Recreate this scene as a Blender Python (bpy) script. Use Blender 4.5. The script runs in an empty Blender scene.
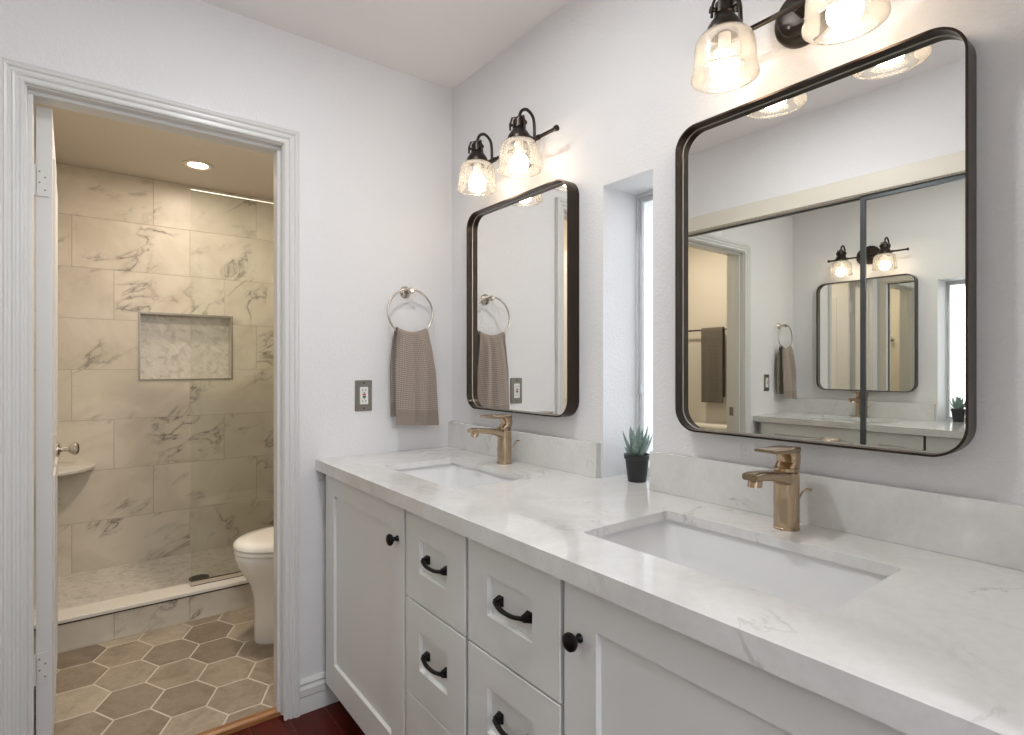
import bpy, bmesh, math, random
from math import pi, sin, cos, radians
from mathutils import Vector, Matrix
from mathutils.geometry import tessellate_polygon

sc = bpy.context.scene
COL = sc.collection
random.seed(7)

# ------------------------------------------------------------------ camera
cam = bpy.data.cameras.new('camera')
cam.sensor_width = 36.0
cam.lens = 554.6 / 1024 * 36
cam.clip_start = 0.02
cam_o = bpy.data.objects.new('camera', cam)
COL.objects.link(cam_o)
cam_o.location = (0, 0, 1.238)
cam_o.rotation_euler = (pi / 2, 0, -math.atan2(.6088, .7934))
sc.camera = cam_o

# ------------------------------------------------------------------ view, world, large lights
sc.view_settings.view_transform = 'Standard'
sc.view_settings.look = 'None'
sc.view_settings.gamma = 1
sc.view_settings.use_curve_mapping = False
sc.view_settings.exposure = 0.43
try:
    sc.cycles.use_denoising = True
    sc.cycles.denoiser = 'OPENIMAGEDENOISE'
    sc.cycles.max_bounces = 14
    sc.cycles.glossy_bounces = 8
    sc.cycles.diffuse_bounces = 6
    sc.cycles.transparent_max_bounces = 16
    sc.cycles.sample_clamp_indirect = 6
    sc.cycles.caustics_refractive = False
except Exception:
    pass

world = bpy.data.worlds.new('overcast_sky')
sc.world = world
world.use_nodes = True
wb = world.node_tree.nodes['Background']
wb.inputs[0].default_value = (0.93, 0.96, 1.0, 1)
wb.inputs[1].default_value = 1.4


def area_light(name, loc, rot, sx, sy, power, color, shape='RECTANGLE', spread=None):
    l = bpy.data.lights.new(name, 'AREA')
    l.shape = shape
    l.size = sx
    if shape == 'RECTANGLE':
        l.size_y = sy
    l.energy = power
    l.color = color
    if spread:
        l.spread = spread
    o = bpy.data.objects.new(name, l)
    COL.objects.link(o)
    o.location = loc
    o.rotation_euler = rot
    return o


# added fill light, set in an invented window behind the camera
area_light('rear_fill_light', (0.55, -2.72, 1.45), (pi / 2, 0, pi), 1.1, 1.2, 110, (0.80, 0.89, 1.0))
# daylight entering through the narrow window in the vanity wall
area_light('side_window_daylight', (1.47, 1.06, 1.36), (0, pi / 2, 0), .80, .16, 1.0, (0.9, 0.95, 1.0))
# added, unseen fill beam over the middle of the vanity (above the frame)
area_light('vanity_fill_beam', (.45, 1.10, 2.424), (0, 0, 0), .11, .11, 6.3, (.93, .965, 1.0), 'DISK')
# added point light behind the camera to brighten the room
pl = bpy.data.lights.new('rear_fill_lamp', 'POINT')
pl.energy = 33
pl.color = (0.93, 0.965, 1.0)
pl.shadow_soft_size = .12
plo = bpy.data.objects.new('rear_fill_lamp', pl)
COL.objects.link(plo)
plo.location = (0.30, -1.40, 2.10)

# ------------------------------------------------------------------ helpers
def new_bm():
    return bmesh.new()


def box(bm, x0, x1, y0, y1, z0, z1):
    v = [bm.verts.new(p) for p in ((x0, y0, z0), (x1, y0, z0), (x1, y1, z0), (x0, y1, z0),
                                   (x0, y0, z1), (x1, y0, z1), (x1, y1, z1), (x0, y1, z1))]
    fs = []
    for q in ((0, 3, 2, 1), (4, 5, 6, 7), (0, 1, 5, 4), (1, 2, 6, 5), (2, 3, 7, 6), (3, 0, 4, 7)):
        fs.append(bm.faces.new([v[i] for i in q]))
    return fs


def loft(bm, rings, close=True, cap0=True, cap1=True):
    vr = [[bm.verts.new(p) for p in r] for r in rings]
    n = len(vr[0])
    for a, b in zip(vr[:-1], vr[1:]):
        for i in range(n if close else n - 1):
            j = (i + 1) % n
            try:
                bm.faces.new((a[i], a[j], b[j], b[i]))
            except ValueError:
                pass
    if cap0:
        bm.faces.new(list(reversed(vr[0])))
    if cap1:
        bm.faces.new(vr[-1])
    return vr


def frame_axes(d):
    d = Vector(d).normalized()
    up = Vector((0, 0, 1)) if abs(d.z) < .95 else Vector((1, 0, 0))
    a = d.cross(up).normalized()
    b = a.cross(d).normalized()
    return a, b


def cyl(bm, p0, p1, r0, r1=None, n=24):
    p0, p1 = Vector(p0), Vector(p1)
    r1 = r0 if r1 is None else r1
    a, b = frame_axes(p1 - p0)
    rings = [[p + (a * cos(2 * pi * i / n) + b * sin(2 * pi * i / n)) * r for i in range(n)] for p, r in ((p0, r0), (p1, r1))]
    loft(bm, rings)


def lathe(bm, prof, c=(0, 0, 0), axis='z', n=40, caps=True):
    """prof: list of (radius, height along axis)"""
    c = Vector(c)
    rings = []
    for r, h in prof:
        ring = []
        for i in range(n):
            t = 2 * pi * i / n
            if axis == 'z':
                p = Vector((r * cos(t), r * sin(t), h))
            elif axis == 'x':
                p = Vector((h, r * cos(t), r * sin(t)))
            elif axis == '-x':
                p = Vector((-h, r * sin(t), r * cos(t)))
            elif axis == '-y':
                p = Vector((r * cos(t), -h, r * sin(t)))
            ring.append(c + p)
        rings.append(ring)
    loft(bm, rings, True, caps, caps)


def smooth_path(pts, k=6):
    pts = [Vector(p) for p in pts]
    out = []
    for i in range(len(pts) - 1):
        p0 = pts[max(i - 1, 0)]; p1 = pts[i]; p2 = pts[i + 1]; p3 = pts[min(i + 2, len(pts) - 1)]
        for j in range(k):
            t = j / k
            out.append(.5 * ((2 * p1) + (p2 - p0) * t + (2 * p0 - 5 * p1 + 4 * p2 - p3) * t * t + (3 * p1 - p0 - 3 * p2 + p3) * t ** 3))
    out.append(pts[-1])
    return out


def tube(bm, pts, r, n=12, closed=False, ry=None, cap=True):
    """r float or list; ry gives flattened section"""
    pts = [Vector(p) for p in pts]
    m = len(pts)
    rr = r if isinstance(r, (list, tuple)) else [r] * m
    rings = []
    pa = None
    for i, p in enumerate(pts):
        if closed:
            d = pts[(i + 1) % m] - pts[i - 1]
        else:
            d = pts[min(i + 1, m - 1)] - pts[max(i - 1, 0)]
        d.normalize()
        if pa is None:
            a, b = frame_axes(d)
        else:
            a = (pa - d * pa.dot(d)).normalized()
            b = d.cross(a).normalized()
        pa = a
        k = rr[i]
        k2 = k if ry is None else ry * k
        rings.append([p + a * (k * cos(2 * pi * j / n)) + b * (k2 * sin(2 * pi * j / n)) for j in range(n)])
    if closed:
        rings.append(rings[0])
        vr = [[bm.verts.new(p) for p in rg] for rg in rings[:-1]]
        vr.append(vr[0])
        for A, B in zip(vr[:-1], vr[1:]):
            for j in range(n):
                q = (j + 1) % n
                bm.faces.new((A[j], A[q], B[q], B[j]))
    else:
        loft(bm, rings, True, cap, cap)


def rrect(a0, a1, b0, b1, r, n=8):
    pts = []
    for cx, cy, t0 in ((a1 - r, b1 - r, 0), (a0 + r, b1 - r, pi / 2), (a0 + r, b0 + r, pi), (a1 - r, b0 + r, 3 * pi / 2)):
        for i in range(n + 1):
            t = t0 + pi / 2 * i / n
            pts.append((cx + r * cos(t), cy + r * sin(t)))
    return pts


def rect(a0, a1, b0, b1):
    return [(a1, b1), (a0, b1), (a0, b0), (a1, b0)]


def plate(bm, outline, holes, axis, d0, d1):
    """flat plate with holes; 2D coords are (y,z) for axis x, (x,z) for y, (x,y) for z"""
    def P(p, d):
        if axis == 'x': return (d, p[0], p[1])
        if axis == 'y': return (p[0], d, p[1])
        return (p[0], p[1], d)
    loops = [outline] + list(holes)
    tri = tessellate_polygon([[Vector((p[0], p[1], 0)) for p in l] for l in loops])
    flat = [p for l in loops for p in l]
    A = [bm.verts.new(P(p, d0)) for p in flat]
    B = [bm.verts.new(P(p, d1)) for p in flat]
    for t in tri:
        try:
            bm.faces.new([A[i] for i in t])
            bm.faces.new([B[i] for i in reversed(t)])
        except ValueError:
            pass
    k = 0
    for l in loops:
        n = len(l)
        for i in range(n):
            j = (i + 1) % n
            bm.faces.new((A[k + i], A[k + j], B[k + j], B[k + i]))
        k += n


def wloc(o):
    v = Vector((0, 0, 0))
    while o is not None:
        v = v + Vector(o.location)
        o = o.parent
    return v


def obj(name, bm, mat, parent=None, smooth=35, bevel=0, origin=None, recalc=True):
    """link bm (authored in world coordinates) as ONE mesh object"""
    if recalc:
        bmesh.ops.recalc_face_normals(bm, faces=bm.faces)
    me = bpy.data.meshes.new(name)
    o = bpy.data.objects.new(name, me)
    COL.objects.link(o)
    base = wloc(parent) if parent else Vector((0, 0, 0))
    loc = Vector(origin) - base if origin is not None else Vector((0, 0, 0))
    bmesh.ops.translate(bm, vec=-(base + loc), verts=bm.verts)
    if smooth:
        for f in bm.faces:
            f.smooth = True
        ca = radians(smooth)
        for e in bm.edges:
            if len(e.link_faces) == 2:
                e.smooth = e.calc_face_angle(0) < ca
            else:
                e.smooth = False
    bm.to_mesh(me)
    bm.free()
    o.location = loc
    o.parent = parent
    for m in (mat if isinstance(mat, (list, tuple)) else [mat]):
        me.materials.append(m)
    if bevel:
        b = o.modifiers.new('bevel', 'BEVEL')
        b.width = bevel; b.segments = 2; b.limit_method = 'ANGLE'; b.angle_limit = radians(40)
        b.harden_normals = False
    return o


def thing(name, loc, label, cat, group=None):
    o = bpy.data.objects.new(name, None)
    COL.objects.link(o)
    o.empty_display_size = .05
    o.location = loc
    return tag(o, label, cat, group)


def tag(o, label, cat, group=None):
    o['label'] = label
    o['category'] = cat
    if group:
        o['group'] = group
    return o


def struct(o):
    o['kind'] = 'structure'
    return o


def dup(root, delta, label):
    r = root.copy()
    COL.objects.link(r)
    r.location = Vector(root.location) + Vector(delta)
    r['label'] = label
    for ch in list(root.children):
        c = ch.copy(); COL.objects.link(c); c.parent = r
        for g in list(ch.children):
            d = g.copy(); COL.objects.link(d); d.parent = c
    return r


# ------------------------------------------------------------------ materials
def mat(name, color=(.8, .8, .8), rough=.5, metal=0.0, spec=.5, coat=0.0):
    m = bpy.data.materials.new(name)
    m.use_nodes = True
    b = m.node_tree.nodes['Principled BSDF']
    b.inputs['Base Color'].default_value = (*color, 1)
    b.inputs['Roughness'].default_value = rough
    b.inputs['Metallic'].default_value = metal
    b.inputs['Specular IOR Level'].default_value = spec
    b.inputs['Coat Weight'].default_value = coat
    return m


class N:
    def __init__(s, m):
        s.t = m.node_tree
        s.b = s.t.nodes['Principled BSDF']

    def n(s, typ, **kw):
        x = s.t.nodes.new(typ)
        for k, v in kw.items():
            if k.startswith('i_'):
                x.inputs[k[2:].replace('_', ' ')].default_value = v
            else:
                setattr(x, k, v)
        return x

    def l(s, a, b):
        s.t.links.new(a, b)

    def pos(s):
        return s.n('ShaderNodeNewGeometry').outputs['Position']

    def uv(s):
        return s.n('ShaderNodeTexCoord').outputs['UV']

    def objc(s):
        return s.n('ShaderNodeTexCoord').outputs['Object']

    def noise(s, vec, scale, detail=4, rough=.5, dist=0.0):
        x = s.n('ShaderNodeTexNoise')
        x.inputs['Scale'].default_value = scale
        x.inputs['Detail'].default_value = detail
        x.inputs['Roughness'].default_value = rough
        x.inputs['Distortion'].default_value = dist
        s.l(vec, x.inputs['Vector'])
        return x.outputs['Fac']

    def ramp(s, fac, stops):
        x = s.n('ShaderNodeValToRGB')
        e = x.color_ramp.elements
        while len(e) < len(stops):
            e.new(.5)
        for i, (p, c) in enumerate(stops):
            e[i].position = p
            e[i].color = (*c, 1) if len(c) == 3 else c
        s.l(fac, x.inputs[0])
        return x.outputs[0]

    def mix(s, fac, a, b, mode='MIX'):
        x = s.n('ShaderNodeMixRGB', blend_type=mode)
        for i, v in ((0, fac), (1, a), (2, b)):
            if isinstance(v, (int, float)):
                x.inputs[i].default_value = v
            elif isinstance(v, tuple):
                x.inputs[i].default_value = (*v, 1)
            else:
                s.l(v, x.inputs[i])
        return x.outputs[0]

    def math(s, op, a, b=0.0, c=None):
        x = s.n('ShaderNodeMath', operation=op)
        for i, v in ((0, a), (1, b)) + (((2, c),) if c is not None else ()):
            if isinstance(v, (int, float)):
                x.inputs[i].default_value = v
            else:
                s.l(v, x.inputs[i])
        return x.outputs[0]

    def bump(s, h, strength=.3, dist=.002):
        x = s.n('ShaderNodeBump')
        x.inputs['Strength'].default_value = strength
        x.inputs['Distance'].default_value = dist
        s.l(h, x.inputs['Height'])
        s.l(x.outputs[0], s.b.inputs['Normal'])

    def base(s, c):
        s.l(c, s.b.inputs['Base Color'])


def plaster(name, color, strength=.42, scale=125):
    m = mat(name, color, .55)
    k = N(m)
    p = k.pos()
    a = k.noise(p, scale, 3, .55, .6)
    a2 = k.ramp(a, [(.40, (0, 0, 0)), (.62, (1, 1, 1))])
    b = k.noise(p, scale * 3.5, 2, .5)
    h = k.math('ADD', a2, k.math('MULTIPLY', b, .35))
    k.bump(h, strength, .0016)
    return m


M_wall = plaster('textured_wall_paint', (.78, .775, .785))
M_ceil = plaster('ceiling_paint', (.90, .885, .88), .25)
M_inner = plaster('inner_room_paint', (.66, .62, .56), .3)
M_trim = mat('trim_paint', (.70, .70, .69), .32)
M_cream = mat('cream_header_paint', (.72, .68, .59), .4)
M_cab = mat('cabinet_paint', (.76, .77, .76), .38)
M_carcass_shade = mat('cabinet_box_gap_shade', (.10, .085, .07), .7)  # board darkened so the gaps between fronts read as deep shade
M_black = mat('matte_black_metal', (.012, .011, .011), .33, .6)
M_bronze = mat('dark_bronze_metal', (.045, .036, .030), .36, .75)
M_bronze_frame = mat('oil_rubbed_bronze_frame', (.050, .036, .027), .30, .8)
M_edge = mat('polished_glass_edge', (.62, .60, .56), .25, .3)
M_mirror = mat('mirror_silver', (.90, .895, .87), .0, 1.0)
M_closet_mirror = mat('closet_mirror_silver', (.87, .885, .84), .0, 1.0)
M_gunmetal = mat('gunmetal_door_frame', (.09, .10, .105), .35, .8)
M_nickel = mat('brushed_nickel', (.62, .57, .50), .22, 1.0)
M_gold = mat('champagne_bronze_metal', (.50, .385, .265), .19, 1.0)
M_gold_dark = mat('aerator_insert', (.10, .07, .05), .4, .8)
M_porcelain = mat('white_porcelain', (.76, .765, .77), .08, 0, .5, .3)
M_toilet = mat('toilet_china', (.86, .84, .79), .1, 0, .5, .3)
M_white_plastic = mat('white_plastic', (.78, .78, .76), .35)
M_plate = mat('pewter_wall_plate', (.27, .25, .22), .35, .75)
M_red = mat('red_button', (.5, .04, .05), .4)
M_slot = mat('dark_slot', (.03, .03, .03), .6)
M_grout = mat('pale_grout', (.60, .54, .46), .8)
M_grout_tile = mat('wall_tile_grout', (.44, .40, .34), .8)
M_chrome = mat('chrome', (.75, .75, .75), .12, 1.0)
M_aluminium = mat('white_window_vinyl', (.66, .67, .69), .35)


def quartz():
    m = mat('white_quartz', (.8, .8, .8), .07, 0, .65)
    k = N(m)
    p = k.pos()
    cloud = k.noise(p, 3.5, 5, .6, .8)
    base = k.ramp(cloud, [(.30, (.66, .65, .632)), (.58, (.77, .767, .76))])
    w = k.noise(p, 2.3, 7, .62, 1.6)
    ridge = k.math('ABSOLUTE', k.math('SUBTRACT', w, .5))
    vein = k.ramp(ridge, [(0, (1, 1, 1)), (.014, (0, 0, 0))])
    mask = k.ramp(k.noise(p, 3.1, 3, .5), [(.52, (0, 0, 0)), (.66, (1, 1, 1))])
    f = k.math('MULTIPLY', k.math('MULTIPLY', vein, mask), .6)
    speck = k.ramp(k.noise(p, 60, 3, .6), [(.35, (.96, .96, .96)), (.6, (1, 1, 1))])
    c = k.mix(f, base, (.36, .34, .33))
    k.base(k.mix(1.0, c, speck, 'MULTIPLY'))
    return m


M_quartz = quartz()


def marble_tile():
    m = mat('marble_look_tile', (.6, .57, .5), .34, 0, .3)
    k = N(m)
    uv = k.uv()
    cloud = k.noise(uv, 3.0, 5, .6, 1.0)
    base = k.ramp(cloud, [(.30, (.575, .525, .44)), (.6, (.69, .64, .55))])
    mp = k.n('ShaderNodeMapping')
    mp.inputs['Rotation'].default_value = (0, 0, radians(-36))
    k.l(uv, mp.inputs[0])
    mp2 = k.n('ShaderNodeMapping')
    mp2.inputs['Scale'].default_value = (1.0, 2.3, 1)
    k.l(mp.outputs[0], mp2.inputs[0])
    w = k.noise(mp2.outputs[0], 2.0, 6, .58, .9)
    ridge = k.math('ABSOLUTE', k.math('SUBTRACT', w, .5))
    vein = k.ramp(ridge, [(0, (1, 1, 1)), (.010, (.50, .50, .50)), (.022, (.22, .22, .22)), (.060, (0, 0, 0))])
    mask = k.ramp(k.noise(uv, 3.2, 3, .5), [(.465, (0, 0, 0)), (.61, (1, 1, 1))])
    f = k.math('MULTIPLY', k.math('MULTIPLY', vein, mask), 1.0)
    k.base(k.mix(f, base, (.23, .20, .165)))
    return m


M_marble = marble_tile()


def mosaic():
    m = mat('marble_mosaic', (.6, .57, .5), .3)
    k = N(m)
    uv = k.uv()
    mp = k.n('ShaderNodeMapping')
    mp.inputs['Rotation'].default_value = (0, 0, radians(45))
    k.l(uv, mp.inputs[0])
    br = k.n('ShaderNodeTexBrick')
    k.l(mp.outputs[0], br.inputs['Vector'])
    br.inputs['Scale'].default_value = 1
    br.inputs['Brick Width'].default_value = .036
    br.inputs['Row Height'].default_value = .012
    br.inputs['Mortar Size'].default_value = .0012
    br.inputs['Color1'].default_value = (.74, .715, .67, 1)
    br.inputs['Color2'].default_value = (.64, .615, .565, 1)
    br.inputs['Mortar'].default_value = (.58, .55, .50, 1)
    c = k.ramp(k.noise(uv, 22, 5, .6, .8), [(.30, (.70, .68, .66)), (.52, (1, 1, 1))])
    k.base(k.mix(1.0, br.outputs['Color'], c, 'MULTIPLY'))
    return m


M_mosaic = mosaic()


def hex_mat():
    m = mat('taupe_hexagon_tile', (.3, .27, .23), .42)
    k = N(m)
    at = k.n('ShaderNodeAttribute')
    at.attribute_name = 'tile_tone'
    uv = k.uv()
    c = k.ramp(k.noise(uv, 9, 6, .65, .9), [(.3, (.72, .71, .69)), (.55, (1, 1, 1)), (.75, (1.0, .99, .97))])
    col = k.mix(1.0, at.outputs['Color'], c, 'MULTIPLY')
    st = k.ramp(k.noise(uv, 26, 5, .7, 1.5), [(.42, (.80, .79, .77)), (.56, (1, 1, 1))])
    k.base(k.mix(.6, col, k.mix(1.0, col, st, 'MULTIPLY')))
    k.bump(k.noise(uv, 60, 4), .12, .001)
    return m


M_hex = hex_mat()


def redwood():
    m = mat('cherry_plank_floor', (.1, .015, .01), .3, 0, .3)
    k = N(m)
    mp = k.n('ShaderNodeMapping')
    mp.inputs['Scale'].default_value = (9, 1.2, 1)
    k.l(k.uv(), mp.inputs[0])
    g = k.noise(mp.outputs[0], 5, 6, .6, .6)
    k.base(k.ramp(g, [(.25, (.035, .004, .002)), (.5, (.080, .007, .004)), (.8, (.12, .012, .006))]))
    return m


M_floor = redwood()
M_floor_gap = mat('floor_seam', (.22, .09, .07), .6)


def oak():
    m = mat('oak_threshold_wood', (.3, .15, .06), .35)
    k = N(m)
    mp = k.n('ShaderNodeMapping')
    mp.inputs['Scale'].default_value = (2, 40, 40)
    k.l(k.pos(), mp.inputs[0])
    k.base(k.ramp(k.noise(mp.outputs[0], 4, 5, .6, .5), [(.3, (.22, .085, .025)), (.7, (.40, .19, .07))]))
    return m


M_oak = oak()


def towel_mat(name, c0, c1, waffle=True):
    m = mat(name, c0, .95, 0, .1)
    m.node_tree.nodes['Principled BSDF'].inputs['Sheen Weight'].default_value = .35
    k = N(m)
    sep = k.n('ShaderNodeSeparateXYZ')
    k.l(k.uv(), sep.inputs[0])
    if waffle:
        F = 2 * pi / .0115
        a = k.math('SINE', k.math('MULTIPLY', k.math('ADD', sep.outputs[0], sep.outputs[1]), F * .7))
        b = k.math('SINE', k.math('MULTIPLY', k.math('SUBTRACT', sep.outputs[0], sep.outputs[1]), F * .7))
        h = k.math('MULTIPLY', k.math('ADD', k.math('MULTIPLY', a, b), 1.0), .5)
    else:
        h = k.noise(k.uv(), 300, 2)
    n = k.noise(k.uv(), 220, 3)
    h2 = k.math('ADD', k.math('MULTIPLY', h, .7), k.math('MULTIPLY', n, .3))
    k.base(k.ramp(h2, [(.15, c0), (.75, c1)]))
    k.bump(h2, .8, .002)
    return m


M_towel = towel_mat('taupe_waffle_towel', (.15, .118, .098), (.43, .36, .31))
M_towel_hem = towel_mat('taupe_towel_hem', (.20, .16, .135), (.30, .25, .215), False)
M_towel2 = towel_mat('grey_brown_bath_towel', (.085, .075, .065), (.16, .14, .12))


def glass_mix(name, tint, gloss_rough, kind):
    """see-through sheet: transparent + fresnel reflection (+ translucent body)"""
    m = bpy.data.materials.new(name)
    m.use_nodes = True
    t = m.node_tree
    t.nodes.clear()
    out = t.nodes.new('ShaderNodeOutputMaterial')
    tr = t.nodes.new('ShaderNodeBsdfTransparent')
    tr.inputs[0].default_value = (*tint, 1)
    gl = t.nodes.new('ShaderNodeBsdfGlossy')
    gl.inputs['Roughness'].default_value = gloss_rough
    gl.inputs['Color'].default_value = (.9, .9, .9, 1)
    fr = t.nodes.new('ShaderNodeFresnel')
    fr.inputs[0].default_value = 1.45
    mx = t.nodes.new('ShaderNodeMixShader')
    t.links.new(fr.outputs[0], mx.inputs[0])
    t.links.new(tr.outputs[0], mx.inputs[1])
    t.links.new(gl.outputs[0], mx.inputs[2])
    last = mx
    if kind == 'shade':
        tl = t.nodes.new('ShaderNodeBsdfTranslucent')
        tl.inputs[0].default_value = (.93, .91, .87, 1)
        df = t.nodes.new('ShaderNodeBsdfDiffuse')
        df.inputs[0].default_value = (.85, .84, .82, 1)
        m1 = t.nodes.new('ShaderNodeMixShader')
        m1.inputs[0].default_value = .4
        t.links.new(tl.outputs[0], m1.inputs[1])
        t.links.new(df.outputs[0], m1.inputs[2])
        # fine pressed ribs around and along the bell
        tc = t.nodes.new('ShaderNodeUVMap')
        sp = t.nodes.new('ShaderNodeSeparateXYZ')
        t.links.new(tc.outputs[0], sp.inputs[0])
        def sine(o, f):
            a = t.nodes.new('ShaderNodeMath'); a.operation = 'MULTIPLY'; a.inputs[1].default_value = f
            b = t.nodes.new('ShaderNodeMath'); b.operation = 'SINE'
            t.links.new(o, a.inputs[0]); t.links.new(a.outputs[0], b.inputs[0])
            return b.outputs[0]
        s1 = sine(sp.outputs[0], 2 * pi * 64)
        s2 = sine(sp.outputs[1], 2 * pi * 18)
        ad = t.nodes.new('ShaderNodeMath'); ad.operation = 'ADD'
        t.links.new(s1, ad.inputs[0]); t.links.new(s2, ad.inputs[1])
        mr = t.nodes.new('ShaderNodeMapRange')
        mr.inputs['From Min'].default_value = -2; mr.inputs['From Max'].default_value = 2
        mr.inputs['To Min'].default_value = .025; mr.inputs['To Max'].default_value = .115
        t.links.new(ad.outputs[0], mr.inputs[0])
        m2 = t.nodes.new('ShaderNodeMixShader')
        t.links.new(mr.outputs[0], m2.inputs[0])
        t.links.new(mx.outputs[0], m2.inputs[1])
        t.links.new(m1.outputs[0], m2.inputs[2])
        last = m2
    t.links.new(last.outputs[0], out.inputs[0])
    return m


M_shade = glass_mix('prismatic_glass', (.96, .95, .93), .08, 'shade')
M_shower_glass = glass_mix('shower_glass', (.945, .96, .94), .0, 'clear')
M_pane = glass_mix('window_glass', (.97, .98, .98), .0, 'clear')


def emit(name, color, strength):
    m = bpy.data.materials.new(name)
    m.use_nodes = True
    t = m.node_tree
    t.nodes.clear()
    out = t.nodes.new('ShaderNodeOutputMaterial')
    e = t.nodes.new('ShaderNodeEmission')
    e.inputs[0].default_value = (*color, 1)
    e.inputs[1].default_value = strength
    t.links.new(e.outputs[0], out.inputs[0])
    return m


M_bulb = emit('lit_bulb', (1.0, .82, .63), 17)
M_down = emit('lit_downlight', (1.0, .86, .68), 22)
M_added_dome = emit('added_ceiling_dome', (1.0, .93, .85), 2)  # glow of the added ceiling light

# ------------------------------------------------------------------ key dimensions (metres)
XW = 1.2535      # vanity wall
YF = 2.06        # far wall
YF2 = 2.18       # far wall, toilet side
XL = -.25        # closet wall
YB = -2.6        # wall behind the camera
ZC = 2.438       # ceiling
ZT = .90         # countertop
ZF = -.013       # plank floor, a little below the tiled floor
DX0, DX1, DZ = -.150, .570, 2.046     # rough door opening
# ------------------------------------------------------------------ room shell
bm = new_bm()
plate(bm, rect(YB - .2, YF2 - .06, -.02, ZC), [rect(.9877, 1.176, ZT - .021, 1.793)], 'x', XW, XW + .24)
wr = struct(obj('wall_right', bm, M_wall, smooth=0))
bm = new_bm()
plate(bm, [(XL - .2, -.02), (DX0, -.02), (DX0, DZ), (DX1, DZ), (DX1, -.02), (XW + .24, -.02), (XW + .24, ZC), (XL - .2, ZC)], [], 'y', YF, YF2)
struct(obj('wall_back', bm, M_wall, smooth=0))
# unseen return wall, added to shade the near vanity from rear light
bm = new_bm()
box(bm, .668, XW, -.09, .030, -.02, ZC)
struct(obj('wall_shade_stub', bm, M_wall, smooth=0))
# closet wall with the wide opening of the sliding mirror doors
CY0, CY1, CZ = -.05, 1.985, 2.0
bm = new_bm()
plate(bm, [(YB - .2, -.02), (CY0, -.02), (CY0, CZ), (CY1, CZ), (CY1, -.02), (YF, -.02), (YF, ZC), (YB - .2, ZC)], [], 'x', XL - .12, XL)
struct(obj('wall_left', bm, M_wall, smooth=0))
bm = new_bm()
plate(bm, rect(XL, XW, -.02, ZC), [rect(0, 1.1, .85, 2.05)], 'y', YB - .12, YB)
struct(obj('wall_front', bm, M_wall, smooth=0))
bm = new_bm()
box(bm, XL - .2, XW + .24, YB - .2, YF2 - .06, ZC, ZC + .06)
struct(obj('ceiling', bm, M_ceil, smooth=0))


def uv_layer(bm):
    return bm.loops.layers.uv.verify()


# cherry plank floor: each board separately mapped, joints between
bm = new_bm()
uvl = uv_layer(bm)
px = -.30
x = XL - .3 + .0
xs = []
x = .447 - .1245 * 8
while x < XW + .1:
    xs.append(x); x += .1245
for i, x0 in enumerate(xs):
    ys = [YB - .2]
    y = YB - .2 + random.uniform(.3, 1.0)
    while y < 2.0:
        ys.append(y); y += random.uniform(.7, 1.1)
    ys = [q for q in ys if q < 1.6] + [2.090]
    for a, b in zip(ys[:-1], ys[1:]):
        u0, v0 = random.uniform(0, 20), random.uniform(0, 20)
        fs = box(bm, x0 + .0008, x0 + .1237, a + .0008, b - .0008, ZF - .012, ZF)
        for f in fs:
            for lp in f.loops:
                lp[uvl].uv = (lp.vert.co.x + u0, lp.vert.co.y + v0)
n_top = len(bm.faces)
for f in box(bm, XL - .3, XW + .2, YB - .2, 2.09, ZF - .04, ZF - .0015):
    f.material_index = 1
struct(obj('floor', bm, [M_floor, M_floor_gap], smooth=0))

# door lining and stop (jamb)
bm = new_bm()
JX0, JX1, JZ = -.132, .553, 2.028
for y0, y1, e in ((YF, YF2, 0), (2.088, 2.128, .011)):
    box(bm, DX0, JX0 + e, y0, y1, 0, JZ - e)
    box(bm, JX1 - e, DX1, y0, y1, 0, JZ - e)
    box(bm, DX0, DX1, y0, y1, JZ - e, DZ)
struct(obj('trim_1', bm, M_trim, smooth=0, bevel=.0015))

# moulded door casing
CAS = [(0, 0), (0, .010), (.004, .013), (.008, .013), (.010, .010), (.016, .010), (.019, .015), (.024, .017), (.027, .0145), (.033, .0145),
       (.036, .019), (.041, .021), (.045, .019), (.047, .021), (.051, .021), (.052, 0)]
bm = new_bm()


def casing(bm, xi0, xi1, zi, yw, sgn):
    rows = []
    for w, d in CAS:
        y = yw + sgn * d
        zb = ZF if sgn < 0 else 0
        rows.append([(xi0 - w, y, zb), (xi0 - w, y, zi + w), (xi1 + w, y, zi + w), (xi1 + w, y, zb)])
    V = [[bm.verts.new(p) for p in r] for r in rows]
    for a, b in zip(V[:-1], V[1:]):
        for i in range(3):
            bm.faces.new((a[i], a[i + 1], b[i + 1], b[i]))
    bm.faces.new([r[0] for r in V])
    bm.faces.new([r[3] for r in reversed(V)])
    for i in range(3):
        bm.faces.new((V[-1][i], V[-1][i + 1], V[0][i + 1], V[0][i]))


casing(bm, JX0 - .005, JX1 + .003, JZ + .004, YF, -1)
struct(obj('trim_2', bm, M_trim, smooth=30))
bm = new_bm()
casing(bm, JX0 + .001, JX1 + .003, JZ + .004, YF2, 1)
struct(obj('trim_3', bm, M_trim, smooth=30))

# moulded baseboard on the far wall, right of the door
BP = [(0, 0), (.014, 0), (.014, .052), (.011, .058), (.017, .064), (.017, .088), (.012, .094), (.010, .100), (.013, .107), (.008, .116), (.004, .121), (0, .121)]


def base_run(name, p0, p1, nrm):
    bm = new_bm()
    p0, p1, nrm = Vector(p0), Vector(p1), Vector(nrm)
    BPs = sorted(BP, key=lambda q: 0)
    loft(bm, [[p + nrm * d + Vector((0, 0, h + ZF)) for d, h in BPs] for p in (p0, p1)])
    return struct(obj(name, bm, M_trim, smooth=30))


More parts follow.
